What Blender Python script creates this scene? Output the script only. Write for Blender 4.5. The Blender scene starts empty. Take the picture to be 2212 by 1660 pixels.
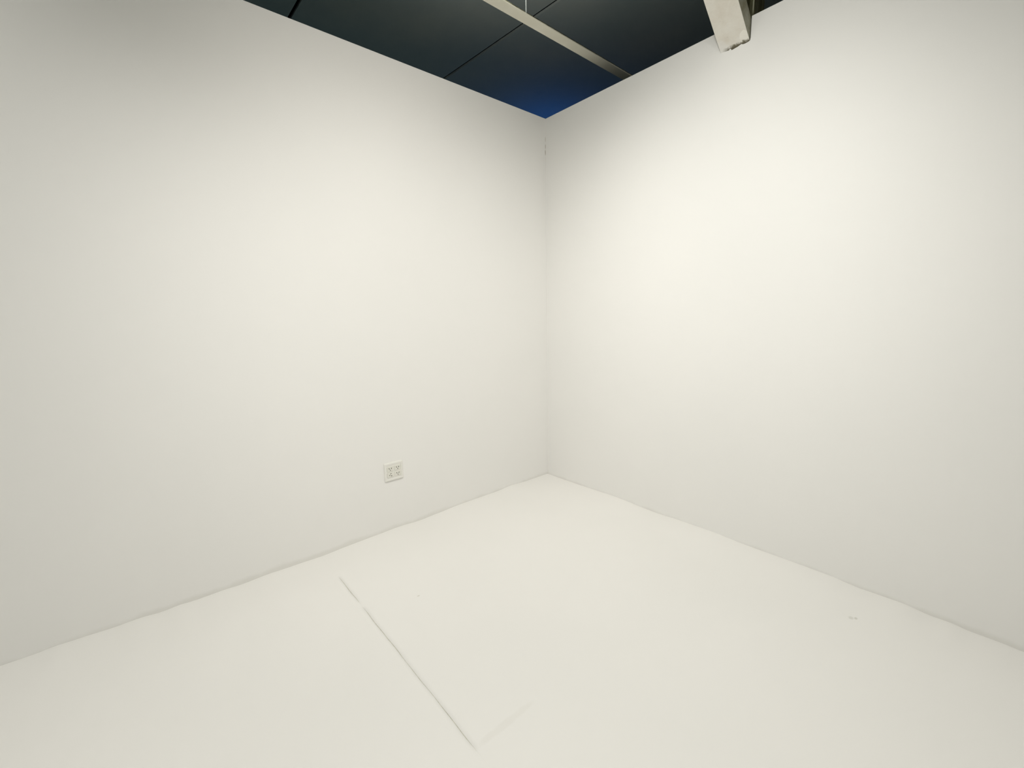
import bpy, bmesh, math, random
from mathutils import Vector, Matrix

random.seed(4)
scene = bpy.context.scene
COL = scene.collection

# ------------------------------------------------------------------ helpers
def link(name, me, parent=None):
    o = bpy.data.objects.new(name, me)
    COL.objects.link(o)
    if parent:
        o.parent = parent
    return o

def mesh_obj(name, bm, mats, parent=None, smooth=False):
    bmesh.ops.recalc_face_normals(bm, faces=bm.faces)
    me = bpy.data.meshes.new(name)
    bm.to_mesh(me)
    bm.free()
    for m in (mats if isinstance(mats, (list, tuple)) else [mats]):
        me.materials.append(m)
    if smooth:
        for p in me.polygons:
            p.use_smooth = True
    return link(name, me, parent)

def tag(o, label, cat, kind=None, group=None):
    o['label'] = label
    o['category'] = cat
    if kind:
        o['kind'] = kind
    if group:
        o['group'] = group
    return o

def add_box(bm, x0, x1, y0, y1, z0, z1, mi=0, bevel=0.0, seg=2):
    vs = [bm.verts.new((x, y, z)) for x in (x0, x1) for y in (y0, y1) for z in (z0, z1)]
    f = [(0, 1, 3, 2), (4, 6, 7, 5), (0, 4, 5, 1), (2, 3, 7, 6), (0, 2, 6, 4), (1, 5, 7, 3)]
    fs = [bm.faces.new([vs[i] for i in q]) for q in f]
    for q in fs:
        q.material_index = mi
    if bevel:
        es = list({e for q in fs for e in q.edges})
        bmesh.ops.bevel(bm, geom=es, offset=bevel, segments=seg, affect='EDGES', profile=0.5)

def add_cyl(bm, p, q, r, n=12):
    p, q = Vector(p), Vector(q)
    d = (q - p).normalized()
    a = d.orthogonal().normalized()
    b = d.cross(a)
    rings = []
    for c in (p, q):
        rings.append([bm.verts.new(c + r * (math.cos(2 * math.pi * k / n) * a + math.sin(2 * math.pi * k / n) * b)) for k in range(n)])
    for k in range(n):
        bm.faces.new([rings[0][k], rings[0][(k + 1) % n], rings[1][(k + 1) % n], rings[1][k]])
    bm.faces.new(rings[0][::-1])
    bm.faces.new(rings[1])

def lerp_table(tab, v):
    if v <= tab[0][0]:
        return tab[0][1]
    for (a, za), (b, zb) in zip(tab, tab[1:]):
        if v <= b:
            t = (v - a) / (b - a)
            t = t * t * (3 - 2 * t)
            return za + (zb - za) * t
    return tab[-1][1]

# ---------------------------------------------------------------- materials
class N:
    """small wrapper for building node trees"""
    def __init__(self, name, rough=0.6, spec=0.3):
        self.m = bpy.data.materials.new(name)
        self.m.use_nodes = True
        self.t = self.m.node_tree
        self.b = self.t.nodes['Principled BSDF']
        self.b.inputs['Roughness'].default_value = rough
        self.b.inputs['Specular IOR Level'].default_value = spec
        self.tc = self.t.nodes.new('ShaderNodeTexCoord').outputs['Object']
    def n(self, typ, **kw):
        nd = self.t.nodes.new(typ)
        for k, v in kw.items():
            setattr(nd, k, v)
        return nd
    def put(self, sock, v):
        if hasattr(v, 'node'):
            self.t.links.new(v, sock)
        else:
            sock.default_value = v
    def math(self, op, a, b=0.0, clamp=False):
        nd = self.n('ShaderNodeMath', operation=op, use_clamp=clamp)
        self.put(nd.inputs[0], a)
        self.put(nd.inputs[1], b)
        return nd.outputs[0]
    def noise(self, scale, detail=3.0, rough=0.5, vec=None, stretch=None):
        v = vec or self.tc
        if stretch:
            mp = self.n('ShaderNodeMapping')
            mp.inputs['Scale'].default_value = stretch
            self.t.links.new(v, mp.inputs['Vector'])
            v = mp.outputs[0]
        nd = self.n('ShaderNodeTexNoise')
        nd.inputs['Scale'].default_value = scale
        nd.inputs['Detail'].default_value = detail
        nd.inputs['Roughness'].default_value = rough
        self.t.links.new(v, nd.inputs['Vector'])
        return nd.outputs[0]
    def ramp(self, fac, stops):
        nd = self.n('ShaderNodeValToRGB')
        e = nd.color_ramp.elements
        while len(e) < len(stops):
            e.new(0.5)
        for el, (p, c) in zip(e, stops):
            el.position = p
            el.color = (*c, 1) if len(c) == 3 else c
        self.t.links.new(fac, nd.inputs[0])
        return nd.outputs[0]
    def smooth(self, v, a, b):
        nd = self.n('ShaderNodeMapRange', interpolation_type='SMOOTHSTEP')
        self.put(nd.inputs['Value'], v)
        nd.inputs['From Min'].default_value = a
        nd.inputs['From Max'].default_value = b
        return nd.outputs[0]
    def mix(self, fac, a, b):
        nd = self.n('ShaderNodeMix', data_type='RGBA')
        self.put(nd.inputs[0], fac)
        for s, v in ((nd.inputs[6], a), (nd.inputs[7], b)):
            if hasattr(v, 'node'):
                self.t.links.new(v, s)
            else:
                s.default_value = (*v, 1)
        return nd.outputs[2]
    def xyz(self, vec=None):
        nd = self.n('ShaderNodeSeparateXYZ')
        self.t.links.new(vec or self.tc, nd.inputs[0])
        return nd.outputs
    def blob(self, c, r, wob=0.0, wscale=60.0):
        """mask of an ellipsoid stain at c with radii r, wobbled outline"""
        x, y, z = self.xyz()
        s = 0.0
        for ax, cc, rr in zip((x, y, z), c, r):
            q = self.math('DIVIDE', self.math('SUBTRACT', ax, cc), rr)
            s = self.math('ADD', self.math('MULTIPLY', q, q), s)
        if wob:
            s = self.math('ADD', s, self.math('MULTIPLY', self.math('SUBTRACT', self.noise(wscale, 4), 0.5), wob))
        return self.math('SUBTRACT', 1.0, self.smooth(s, 0.25, 1.3))
    def color(self, c):
        if hasattr(c, 'node'):
            self.t.links.new(c, self.b.inputs['Base Color'])
        else:
            self.b.inputs['Base Color'].default_value = (*c, 1)
    def bump(self, h, strength, dist=0.002):
        nd = self.n('ShaderNodeBump')
        nd.inputs['Strength'].default_value = strength
        nd.inputs['Distance'].default_value = dist
        self.t.links.new(h, nd.inputs['Height'])
        self.t.links.new(nd.outputs[0], self.b.inputs['Normal'])

WALL_A, WALL_B = (0.800, 0.793, 0.770), (0.815, 0.806, 0.783)

def wall_material(name, stains=()):
    w = N(name, 0.75, 0.25)
    col = w.ramp(w.noise(1.3, 3), [(0.3, WALL_A), (0.7, WALL_B)])
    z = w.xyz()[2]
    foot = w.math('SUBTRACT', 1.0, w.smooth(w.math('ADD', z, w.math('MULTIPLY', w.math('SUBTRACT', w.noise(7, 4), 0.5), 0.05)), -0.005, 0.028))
    col = w.mix(w.math('MULTIPLY', foot, 0.20), col, (0.46, 0.44, 0.37))  # darker wall foot: grime and contact shade painted as one band
    for c, r, tone, amt, wob in stains:
        col = w.mix(w.math('MULTIPLY', w.blob(c, r, wob, 90.0), amt), col, tone)
    w.color(col)
    w.bump(w.noise(180, 4), 0.10, 0.001)
    return w.m

# hairline of dirt where the caulking has cracked high in the corner
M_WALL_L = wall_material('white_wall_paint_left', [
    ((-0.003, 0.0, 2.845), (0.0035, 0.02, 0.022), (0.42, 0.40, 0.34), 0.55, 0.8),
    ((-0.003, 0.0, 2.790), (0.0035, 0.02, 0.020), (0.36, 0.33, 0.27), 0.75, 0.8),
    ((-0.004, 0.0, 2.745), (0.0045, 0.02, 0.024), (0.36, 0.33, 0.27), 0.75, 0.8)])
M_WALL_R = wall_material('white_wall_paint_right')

f = N('white_floor_paint', 0.55, 0.3)
fc = f.ramp(f.noise(1.1, 4), [(0.3, (0.80, 0.788, 0.758)), (0.7, (0.82, 0.805, 0.775))])
fc = f.mix(f.math('MULTIPLY', f.blob((-0.302, -2.300, 0.0), (0.013, 0.011, 0.05), 1.6, 160.0), 0.30), fc, (0.40, 0.40, 0.33))
fc = f.mix(f.math('MULTIPLY', f.blob((-0.290, -2.316, 0.0), (0.010, 0.007, 0.05), 1.4, 190.0), 0.38), fc, (0.36, 0.35, 0.27))
fc = f.mix(f.math('MULTIPLY', f.blob((-1.742, -0.774, 0.0), (0.008, 0.005, 0.05), 0.6, 200.0), 0.4), fc, (0.45, 0.42, 0.34))
fc = f.mix(f.math('MULTIPLY', f.blob((-1.86, -1.625, 0.0), (0.14, 0.016, 0.05), 1.6, 30.0), 0.10), fc, (0.55, 0.52, 0.45))
f.color(fc)
f.bump(f.noise(120, 4), 0.12, 0.001)
M_FLOOR = f.m

g = N('floor_joint_grime', 0.9, 0.1)
g.color(g.ramp(g.noise(60, 3), [(0.3, (0.56, 0.54, 0.47)), (0.7, (0.72, 0.70, 0.62))]))
M_JOINT = g.m

c = N('dark_grey_ceiling_board', 0.8, 0.15)
c.color(c.ramp(c.noise(0.9, 4), [(0.25, (0.36, 0.44, 0.43)), (0.5, (0.43, 0.48, 0.46)), (0.75, (0.52, 0.54, 0.48))]))
c.bump(c.noise(40, 4), 0.2, 0.002)
M_CEIL = c.m

c = N('black_void_backing', 1.0, 0.0)
c.color((0.004, 0.004, 0.004))
M_BLACK = c.m

c = N('aged_cream_metal', 0.55, 0.4)
c.color(c.ramp(c.noise(5, 4), [(0.3, (0.72, 0.70, 0.58)), (0.7, (0.80, 0.78, 0.67))]))
M_RAIL = c.m
c = N('dull_steel_wire', 0.4, 0.5)
c.color(c.ramp(c.noise(8, 2), [(0.3, (0.22, 0.24, 0.23)), (0.7, (0.30, 0.32, 0.30))]))
c.b.inputs['Roughness'].default_value = 0.7
c.b.inputs['Specular IOR Level'].default_value = 0.2
M_WIRE = c.m

# chipped white limewash on the underside of the brace
w = N('worn_whitewash', 0.85, 0.15)
col = w.ramp(w.noise(9, 5, 0.6), [(0.3, (0.70, 0.66, 0.585)), (0.5, (0.76, 0.73, 0.66)), (0.72, (0.80, 0.78, 0.72))])
col = w.mix(w.math('MULTIPLY', w.math('GREATER_THAN', w.noise(45, 6, 0.7), 0.66), 0.45), col, (0.40, 0.37, 0.28))
# fresh plaster dab at the wall end
dab = w.blob((-0.020, -1.533, 2.905), (0.034, 0.026, 0.05), 0.6, 60.0)
col = w.mix(w.math('GREATER_THAN', dab, 0.5), col, (0.86, 0.84, 0.77))
# grime and gap shade painted where the brace is bedded into the wall
gx, gy, gz = w.xyz()
# plaster smeared over the bedded corner
sm = w.math('ADD', w.math('SUBTRACT', gx, w.math('MULTIPLY', w.math('ADD', gy, 1.40), -1.1)), w.math('MULTIPLY', w.math('SUBTRACT', w.noise(22, 4), 0.5), 0.09))
col = w.mix(w.math('MULTIPLY', w.smooth(sm, -0.10, -0.02), 0.85), col, (0.81, 0.80, 0.77))
gr = w.math('ADD', gx, w.math('MULTIPLY', w.math('SUBTRACT', w.noise(55, 5, 0.6), 0.5), 0.034))
gr = w.math('MULTIPLY', w.smooth(gr, -0.012, 0.0), w.math('SUBTRACT', 1.0, w.smooth(gy, -1.450, -1.405)))
col = w.mix(w.math('MULTIPLY', gr, 0.92), col, (0.13, 0.115, 0.065))
w.color(col)
w.bump(w.noise(70, 5), 0.5, 0.003)
M_WHITEWASH = w.m

w = N('mouldy_bare_concrete', 0.95, 0.1)
col = w.ramp(w.noise(14, 5, 0.65), [(0.25, (0.20, 0.19, 0.12)), (0.5, (0.33, 0.32, 0.25)), (0.75, (0.44, 0.43, 0.37))])
w.color(col)
w.bump(w.noise(60, 5), 0.5, 0.004)
M_SIDE = w.m

w = N('mildewed_post_timber', 0.95, 0.08)
col = w.ramp(w.noise(5, 6, 0.65, stretch=(6, 6, 0.9)), [(0.3, (0.020, 0.018, 0.007)), (0.5, (0.085, 0.083, 0.045)), (0.68, (0.16, 0.155, 0.10))])
drip = w.blob((0.13, -1.508, 3.13), (0.05, 0.0035, 0.05), 1.0, 50.0)
col = w.mix(w.math('MULTIPLY', drip, 0.7), col, (0.50, 0.50, 0.38))
w.color(col)
w.bump(w.noise(50, 5), 0.5, 0.004)
M_POST = w.m

c = N('white_socket_plastic', 0.35, 0.45)
c.color(c.ramp(c.noise(6, 2), [(0.3, (0.77, 0.76, 0.715)), (0.7, (0.785, 0.775, 0.73))]))
M_PLASTIC = c.m
c = N('aged_insert_plastic', 0.4, 0.4)
c.color(c.ramp(c.noise(6, 2), [(0.3, (0.70, 0.695, 0.63)), (0.7, (0.73, 0.72, 0.66))]))
M_INSERT = c.m
c = N('socket_hole_dark', 0.8, 0.2)
c.color((0.10, 0.092, 0.068))
M_HOLE = c.m

# --------------------------------------------------------------------- room
H = 3.0            # height of the open topped partition walls
T = 0.10           # their thickness
XW, YW = -6.4, -6.0

# floor / wall joint: the hand laid screed waves up and down along the walls
LIP_L = [(-6.4, 0.0), (-3.302, .008), (-3.198, .006), (-3.139, .010), (-3.061, .006), (-2.939, 0), (-2.855, .001), (-2.762, -.008),
         (-2.694, -.004), (-2.632, -.010), (-2.50, -.009), (-2.42, -.014), (-2.30, -.009), (-2.137, -.013), (-1.981, -.017), (-1.84, -.011), (-1.659, -.007), (-1.479, -.003),
         (-1.303, -.012), (-1.163, -.006), (-.96, .002), (-.79, .002), (-.613, .001), (-.441, .010), (-.267, .001), (-.092, 0), (0, 0)]
LIP_R = [(-6.0, 0.0), (-2.95, -.016), (-2.831, -.014), (-2.764, -.011), (-2.668, -.011), (-2.61, -.004), (-2.549, -.006), (-2.436, .005), (-2.349, .003),
         (-2.277, .001), (-2.219, .004), (-2.16, .010), (-2.075, .011), (-1.946, .011), (-1.829, .010), (-1.705, .010), (-1.504, .017),
         (-1.291, .013), (-1.103, .005), (-.957, .007), (-.876, .012), (-.693, .014), (-.581, .009), (-.463, .006), (-.339, .002), (-.119, -.001), (0, 0)]

def fade(d, w=0.35):
    t = max(0.0, 1 - d / w)
    return t * t * (3 - 2 * t)

def frange(a, b, s):
    n = max(1, round((b - a) / s))
    return [a + (b - a) * k / n for k in range(n)]

SEAM = -1.995
SEAM_W = [(-6.0, 0.0), (-1.64, 0.0), (-1.615, .0007), (-1.59, .0020), (-1.45, .0022), (-1.33, .0012), (-1.21, .0021), (-1.13, .0012),
          (-1.05, .0023), (-.86, .0023), (-.72, .0021), (-.69, .0008), (-.655, 0.0), (-.62, 0.0), (-.60, .0014), (-.50, .0027), (-.43, .0023), (-.37, .0016), (-.31, 0.0), (0, 0.0)]

def build_floor():
    xs = frange(XW, -3.4, 0.3) + frange(-3.4, SEAM - 0.03, 0.03) + [SEAM - 0.02, 'a', 'b', 'c', SEAM + 0.02] + frange(SEAM + 0.05, 0, 0.03) + [0.0]
    ys = frange(YW, -3.0, 0.3) + frange(-3.0, 0, 0.02) + [0.0]
    bm = bmesh.new()
    rows = []
    for y in ys:
        w = max(0.0001, lerp_table(SEAM_W, y)) * 1.0
        wob = 0.0008 * math.sin(y * 17) + 0.0005 * math.sin(y * 41)
        row = []
        for x in xs:
            dz = 0.0
            if x == 'a':
                xx = SEAM + wob - w / 2
            elif x == 'b':
                xx = SEAM + wob
                dz = -min(0.003, w * 0.9) if w > 0.0002 else 0.0
            elif x == 'c':
                xx = SEAM + wob + w / 2
            else:
                xx = x
            z = lerp_table(LIP_R, y) * fade(-xx) + lerp_table(LIP_L, xx) * fade(-y) + dz
            row.append(bm.verts.new((xx, y, z)))
        rows.append(row)
    ia = xs.index('a')
    for r0, r1 in zip(rows, rows[1:]):
        for k in range(len(xs) - 1):
            q = bm.faces.new([r0[k], r0[k + 1], r1[k + 1], r1[k]])
            q.smooth = True
            if k in (ia, ia + 1):
                q.material_index = 1
                q.smooth = False
    # solid slab underneath
    add_box(bm, XW, 0.0, YW, 0.0, -0.20, -0.06)
    return tag(mesh_obj('floor', bm, [M_FLOOR, M_JOINT]), 'white painted floor with one thin joint line running across it', 'floor', 'structure')
build_floor()

# bare slab of the hall beyond the partitions
bm = bmesh.new()
add_box(bm, T, 7.0, YW, 7.0, -0.20, -0.02)
add_box(bm, XW, T, T, 7.0, -0.20, -0.02)
tag(mesh_obj('floor_hall', bm, M_SIDE), 'dark hall floor hidden behind the white partition walls', 'floor', 'structure')

bm = bmesh.new()
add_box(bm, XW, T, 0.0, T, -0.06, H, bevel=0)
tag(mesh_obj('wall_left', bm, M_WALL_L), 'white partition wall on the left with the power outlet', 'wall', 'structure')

# right wall: notched at the top where the brace passes through it
BY0, BY1 = -1.552, -1.399        # the brace across
BZ = 2.886                        # its underside where it meets the wall
SL = 0.78                         # its slope
TH = 0.112                        # its height measured plumb
def build_right_wall():
    prof = [(-1.5575, H), (-1.5575, BZ + 0.010), (-1.5555, BZ - 0.002), (-1.548, BZ - 0.0055), (-1.530, BZ - 0.0075), (-1.518, BZ - 0.0060), (-1.512, BZ - 0.0015),
            (-1.502, BZ - 0.0035), (-1.492, BZ - 0.0065), (-1.476, BZ - 0.0080), (-1.466, BZ - 0.0095), (-1.458, BZ - 0.0090), (-1.455, BZ - 0.0006),
            (-1.446, BZ - 0.0010), (-1.444, BZ - 0.0050), (-1.434, BZ - 0.0040), (-1.420, BZ - 0.0010), (-1.3988, BZ - 0.0002), (-1.3988, H)]
    bm = bmesh.new()
    chain = [(YW, H)] + prof + [(0.0, H)]
    up, dn = [], []
    for y, z in chain:
        cut = SL * T if z < H - 0.001 else 0.0
        up.append((bm.verts.new((0.0, y, z)), bm.verts.new((T, y, z - cut))))
        same = dn and abs(dn[-1][0].co.y - y) < 1e-6
        dn.append(dn[-1] if same else (bm.verts.new((0.0, y, -0.06)), bm.verts.new((T, y, -0.06))))
    for (u0, u1, d0, d1) in zip(up, up[1:], dn, dn[1:]):
        bm.faces.new([u0[0], u1[0], u1[1], u0[1]])                  # top rim and notch sides
        if d0 is not d1:
            bm.faces.new([d0[0], d1[0], u1[0], u0[0]])
            bm.faces.new([d0[1], u0[1], u1[1], d1[1]])
            bm.faces.new([d0[0], d0[1], d1[1], d1[0]])
    for u, d in ((up[0], dn[0]), (up[-1], dn[-1])):
        bm.faces.new([u[0], u[1], d[1], d[0]])
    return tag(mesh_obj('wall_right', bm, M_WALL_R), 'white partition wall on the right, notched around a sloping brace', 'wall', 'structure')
build_right_wall()

# the sides of the room behind the camera
bm = bmesh.new()
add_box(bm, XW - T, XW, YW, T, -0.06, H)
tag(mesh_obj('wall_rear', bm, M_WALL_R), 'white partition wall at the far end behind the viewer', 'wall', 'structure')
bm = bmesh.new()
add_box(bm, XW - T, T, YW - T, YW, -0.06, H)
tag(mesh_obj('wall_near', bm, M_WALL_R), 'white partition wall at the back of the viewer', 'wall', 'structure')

# -------------------------------------------------------- ceiling of the hall
ZC, ZS = 4.0, 0.05
def zc(y):
    return ZC + ZS * y
def build_ceiling():
    bm = bmesh.new()
    xs = [-6.6, -4.553, -2.948, -1.343, 0.262, 2.7, 4.3, 5.9, 7.5]
    ys = [-1.45 + 4.2 * k for k in range(-1, 3)]
    gap = 0.014
    for i, (x0, x1) in enumerate(zip(xs, xs[1:])):
        for j, (y0, y1) in enumerate(zip(ys, ys[1:])):
            dz = random.uniform(0.0, 0.006)
            a = [bm.verts.new((x, y, zc(y) + dz + t)) for t in (0, 0.018) for x, y in ((x0 + gap, y0 + gap), (x1 - gap, y0 + gap), (x1 - gap, y1 - gap), (x0 + gap, y1 - gap))]
            for q in ((3, 2, 1, 0), (4, 5, 6, 7), (0, 1, 5, 4), (1, 2, 6, 5), (2, 3, 7, 6), (3, 0, 4, 7)):
                bm.faces.new([a[k] for k in q])
    b = [bm.verts.new((x, y, zc(y) + t)) for t in (0.045, 0.08) for x, y in ((xs[0], ys[0]), (xs[-1], ys[0]), (xs[-1], ys[-1]), (xs[0], ys[-1]))]
    for q in ((3, 2, 1, 0), (4, 5, 6, 7), (0, 1, 5, 4), (1, 2, 6, 5), (2, 3, 7, 6), (3, 0, 4, 7)):
        bm.faces.new([b[k] for k in q]).material_index = 1
    return tag(mesh_obj('ceiling', bm, [M_CEIL, M_BLACK]), 'dark grey boarded ceiling with black gaps between the boards', 'ceiling', 'structure')
build_ceiling()

# ------------------------------------------- hanging rail below the ceiling
RZ, RY = 3.275, -0.440
rail = tag(link('ceiling_rail', None), 'long pale cream metal rail hanging below the dark ceiling boards', 'rail')
rail.location = (0.0, RY, RZ)
def rail_part(name, boxes, mat):
    bm = bmesh.new()
    for q in boxes:
        add_box(bm, *q, bevel=0.0025)
    return mesh_obj(name, bm, mat, rail)
rail_part('flange', [(-2.9, 2.2, -0.038, 0.038, 0.0, 0.008)], M_RAIL)
wb = rail_part('web', [(-2.9, 2.2, -0.006, 0.006, 0.008, 0.040)], M_POST)  # dark post colour on the web stands for the shade above the flange
wb['label'] = 'dark upright web of the rail'

bm = bmesh.new()
WX, WY = -0.636, -0.468
add_cyl(bm, (0, 0, 0), (0, 0, zc(WY) - RZ - 0.008), 0.0032, 10)
wire = mesh_obj('hanger_wire', bm, M_WIRE)
wire.location = (WX, WY, RZ + 0.008)
tag(wire, 'thin grey wire hanging plumb from the ceiling to the pale rail', 'wire')

# -------------------------------------------------- brace and post behind it
brace = tag(link('roof_brace', None), 'sloping whitewashed brace over the right wall top, with a mouldy bare side', 'beam')
brace.location = (0, 0, 0)
XT = -1.30
def build_brace():
    bm = bmesh.new()
    nseg = 26
    rings = []
    for k in range(nseg + 1):
        x = 0.128 + (XT - 0.128) * k / nseg
        zu = BZ - SL * x
        ring = []
        for (y, t) in ((BY0, 0), (BY1, 0), (BY1, TH), (BY0, TH)):
            j = 0.0012 * math.sin(k * 2.1 + y * 40 + t * 30)
            ring.append(bm.verts.new((x, y + j * 0.5, zu + t + (j if 2 < k < nseg else 0))))
        rings.append(ring)
    for r0, r1 in zip(rings, rings[1:]):
        for a in range(4):
            q = bm.faces.new([r0[a], r0[(a + 1) % 4], r1[(a + 1) % 4], r1[a]])
            q.material_index = 1 if a == 3 else 0
    bm.faces.new(rings[0][::-1])
    bm.faces.new(rings[-1])
    # rounded arrises
    es = [e for e in bm.edges if len(e.link_faces) == 2 and e.calc_face_angle(0) > 1.0 and abs(e.verts[0].co.x - e.verts[1].co.x) > 0.001]
    bmesh.ops.bevel(bm, geom=es, offset=0.006, segments=2, affect='EDGES', material=0)
    return mesh_obj('shaft', bm, [M_WHITEWASH, M_SIDE], brace)
build_brace()

bm = bmesh.new()
PX0, PX1, PY0, PY1 = 0.132, 0.262, -1.515, -1.375
nz = 40
rings = []
for k in range(nz + 1):
    z = -0.02 + (zc(-1.45) + 0.0 + 0.02) * k / nz
    j = [0.0014 * math.sin(k * 1.7 + a * 2.3) for a in range(4)]
    rings.append([bm.verts.new((x + j[a], y + j[(a + 1) % 4], z)) for a, (x, y) in enumerate(((PX0, PY0), (PX1, PY0), (PX1, PY1), (PX0, PY1)))])
for r0, r1 in zip(rings, rings[1:]):
    for a in range(4):
        bm.faces.new([r0[a], r0[(a + 1) % 4], r1[(a + 1) % 4], r1[a]])
bm.faces.new(rings[0][::-1])
bm.faces.new(rings[-1])
es = [e for e in bm.edges if len(e.link_faces) == 2 and e.calc_face_angle(0) > 1.0 and abs(e.verts[0].co.z - e.verts[1].co.z) > 0.001]
bmesh.ops.bevel(bm, geom=es, offset=0.005, segments=1, affect='EDGES')
tag(mesh_obj('support_post', bm, M_POST), 'dark mildewed post standing behind the right wall next to the brace', 'post')

# ------------------------------------------------------------------- outlet
OX, OZ, OW, OH = -1.4860, 0.4095, 0.134, 0.128
outlet = tag(link('wall_outlet', None), 'white square power outlet with four sockets low on the left wall', 'outlet')
outlet.location = (OX, 0.0, OZ)

def rounded_rect(w, h, r, n=5):
    pts = []
    for cx, cz, a0 in ((w / 2 - r, h / 2 - r, 0), (-w / 2 + r, h / 2 - r, 90), (-w / 2 + r, -h / 2 + r, 180), (w / 2 - r, -h / 2 + r, 270)):
        for k in range(n + 1):
            a = math.radians(a0 + 90 * k / n)
            pts.append((cx + r * math.cos(a), cz + r * math.sin(a)))
    return pts

def stack_profile(bm, layers):
    """layers: (w, h, r, y) rounded rectangles lofted one after another"""
    rings = [[bm.verts.new((x, y, z)) for x, z in rounded_rect(w, h, r)] for w, h, r, y in layers]
    n = len(rings[0])
    for r0, r1 in zip(rings, rings[1:]):
        for k in range(n):
            bm.faces.new([r0[k], r0[(k + 1) % n], r1[(k + 1) % n], r1[k]])
    bm.faces.new(rings[0])
    bm.faces.new(rings[-1][::-1])

bm = bmesh.new()   # face plate: sloping edge, flat rim, shallow well for the sockets
stack_profile(bm, [(OW, OH, 0.006, 0.0), (OW, OH, 0.006, -0.006), (OW - 0.003, OH - 0.003, 0.006, -0.0085), (OW - 0.014, OH - 0.014, 0.006, -0.0105),
                   (OW - 0.030, OH - 0.030, 0.004, -0.0105), (OW - 0.031, OH - 0.031, 0.004, -0.0085)])
mesh_obj('faceplate', bm, M_PLASTIC, outlet)

def boolean(base, cutters):
    dg = None
    for cu in cutters:
        md = base.modifiers.new('cut', 'BOOLEAN')
        md.operation = 'DIFFERENCE'
        md.solver = 'EXACT'
        md.material_mode = 'TRANSFER'
        md.object = cu
    bpy.context.view_layer.update()
    dg = bpy.context.evaluated_depsgraph_get()
    me = bpy.data.meshes.new_from_object(base.evaluated_get(dg))
    base.modifiers.clear()
    base.data = me
    for cu in cutters:
        bpy.data.objects.remove(cu)

def slot_cutter(x, z, w, h, rot, M):
    bm = bmesh.new()
    stack_profile(bm, [(w, h, min(w, h) * 0.45, 0.01), (w, h, min(w, h) * 0.45, -0.0055 + 0.0)])
    mt = M @ Matrix.Translation((x, -0.0045, z)) @ Matrix.Rotation(rot, 4, 'Y')
    bmesh.ops.transform(bm, matrix=mt, verts=bm.verts)
    return mesh_obj('cutter', bm, M_HOLE)

for (sx, sz, rot) in ((-0.0265, 0.0205, 0), (0.0265, 0.0205, 0), (-0.0265, -0.0205, 78), (0.0265, -0.0205, 0)):
    bm = bmesh.new()
    stack_profile(bm, [(0.047, 0.034, 0.006, 0.0), (0.047, 0.034, 0.006, -0.0021), (0.0455, 0.0325, 0.0055, -0.0034)])
    M = Matrix.Translation((sx, -0.0085, sz))
    bmesh.ops.transform(bm, matrix=M, verts=bm.verts)
    s = mesh_obj('socket', bm, M_INSERT)
    R = M @ Matrix.Rotation(math.radians(rot), 4, 'Y')
    cut = []
    for (hx, hz, hw, hh, hr) in ((-0.0078, 0.0040, 0.0042, 0.0100, -24), (0.0078, 0.0040, 0.0042, 0.0100, 24), (0.0, -0.0078, 0.0056, 0.0062, 0)):
        b2 = bmesh.new()
        stack_profile(b2, [(hw, hh, hw * 0.45, -0.0010), (hw, hh, hw * 0.45, -0.0080)])
        bmesh.ops.transform(b2, matrix=R @ Matrix.Translation((hx, 0, hz)) @ Matrix.Rotation(math.radians(hr), 4, 'Y'), verts=b2.verts)
        cut.append(mesh_obj('cutter', b2, M_HOLE))
    boolean(s, cut)
    s.name = 'socket'
    s.parent = outlet
    if rot:
        s['label'] = 'socket whose holes are turned a quarter to the side'

# ------------------------------------------------------------------- lights
def aim(o, target):
    d = Vector(target) - o.location
    o.rotation_euler = d.to_track_quat('-Z', 'Y').to_euler()

def spot(name, loc, target, power, angle, blend, color, size=0.06):
    l = bpy.data.lights.new(name, 'SPOT')
    l.energy = power
    l.spot_size = math.radians(angle)
    l.spot_blend = blend
    l.color = color
    l.shadow_soft_size = size
    o = link(name, l)
    o.location = loc
    aim(o, target)
    return o

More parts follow.
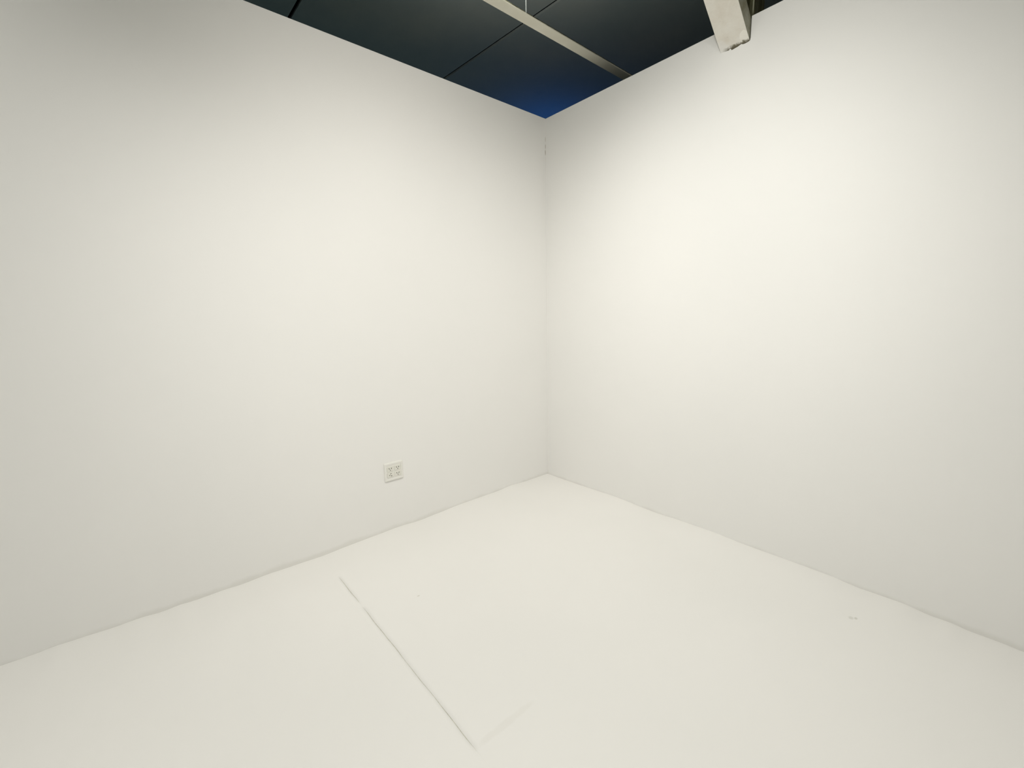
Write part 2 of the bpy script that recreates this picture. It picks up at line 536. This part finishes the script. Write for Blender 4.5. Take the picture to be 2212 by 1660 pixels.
WARM = (1.015, 1.0, 0.945)
WARMER = (1.05, 1.0, 0.925)
spot('track_spot_down', (-1.6, -1.6, 3.4), (-1.3, -1.3, 0.0), 89, 140, 1.0, WARM)
spot('track_spot_right', (-2.2, -2.0, 3.4), (0.0, -1.46, 1.85), 51, 60, 1.0, WARM)
spot('track_spot_right_wide', (-2.2, -1.9, 3.4), (0.0, -1.46, 1.85), 52, 90, 1.0, WARM)
spot('track_spot_left', (-1.9, -2.2, 3.4), (-1.08, 0.0, 1.7), 66, 86, 1.0, WARMER)
spot('track_spot_far_left', (-3.7, -1.8, 3.4), (-3.4, 0.0, 1.4), 44, 80, 1.0, WARM)
spot('track_spot_room', (-3.0, -3.0, 3.4), (-2.0, -2.0, 0.0), 148, 120, 1.0, WARM)
spot('track_spot_corner', (-4.2, -4.0, 3.4), (-0.5, -0.5, 1.4), 91, 60, 1.0, WARM)
l = bpy.data.lights.new('room_wash', 'AREA')
l.energy = 34
l.size = 2.4
l.color = WARM
o = link('room_wash', l)
o.location = (-3.2, -3.0, 3.75)

# the rest of the hall beyond the partitions: a blue lamp near the corner, an added dim cool fill further off
def up_area(name, loc, size, power, color):
    l = bpy.data.lights.new(name, 'AREA')
    l.energy = power
    l.size = size
    l.color = color
    o = link(name, l)
    o.location = loc
    o.rotation_euler = (math.pi, 0, 0)
spot('ceiling_fill', (-0.9, -0.5, 3.35), (-0.15, -0.1, 4.0), 12.5, 140, 1.0, WARM)  # added fill inside the room, brightens the ceiling boards; not an actual fixture
up_area('blue_hall_lamp', (1.95, 1.9, 3.15), 0.45, 2.2, (0.04, 0.25, 1.0))
up_area('hall_fill', (-0.9, 3.0, 1.0), 2.4, 4.6, (0.68, 1.0, 1.05))  # unseen fill added behind the left wall to lift the ceiling

# -------------------------------------------------------------------- world
wd = bpy.data.worlds.new('dark_hall')
scene.world = wd
wd.use_nodes = True
wd.node_tree.nodes['Background'].inputs[0].default_value = (0.6, 0.75, 0.8, 1)
wd.node_tree.nodes['Background'].inputs[1].default_value = 0.004

# ------------------------------------------------------------------- camera
cd = bpy.data.cameras.new('camera')
cd.sensor_fit = 'HORIZONTAL'
cd.sensor_width = 36.0
cd.lens = 931.575743 * 36.0 / 2212.0
cd.clip_start = 0.02
cam = link('camera', cd)
cam.location = (-2.68869227, -2.66502922, 1.43976891)
cam.rotation_euler = (1.41244227, 0.0188894471, -0.710549698)
scene.camera = cam

vs = scene.view_settings
vs.view_transform = 'Standard'
vs.look = 'None'
vs.gamma = 1.0
vs.use_curve_mapping = False
vs.exposure = 0.0
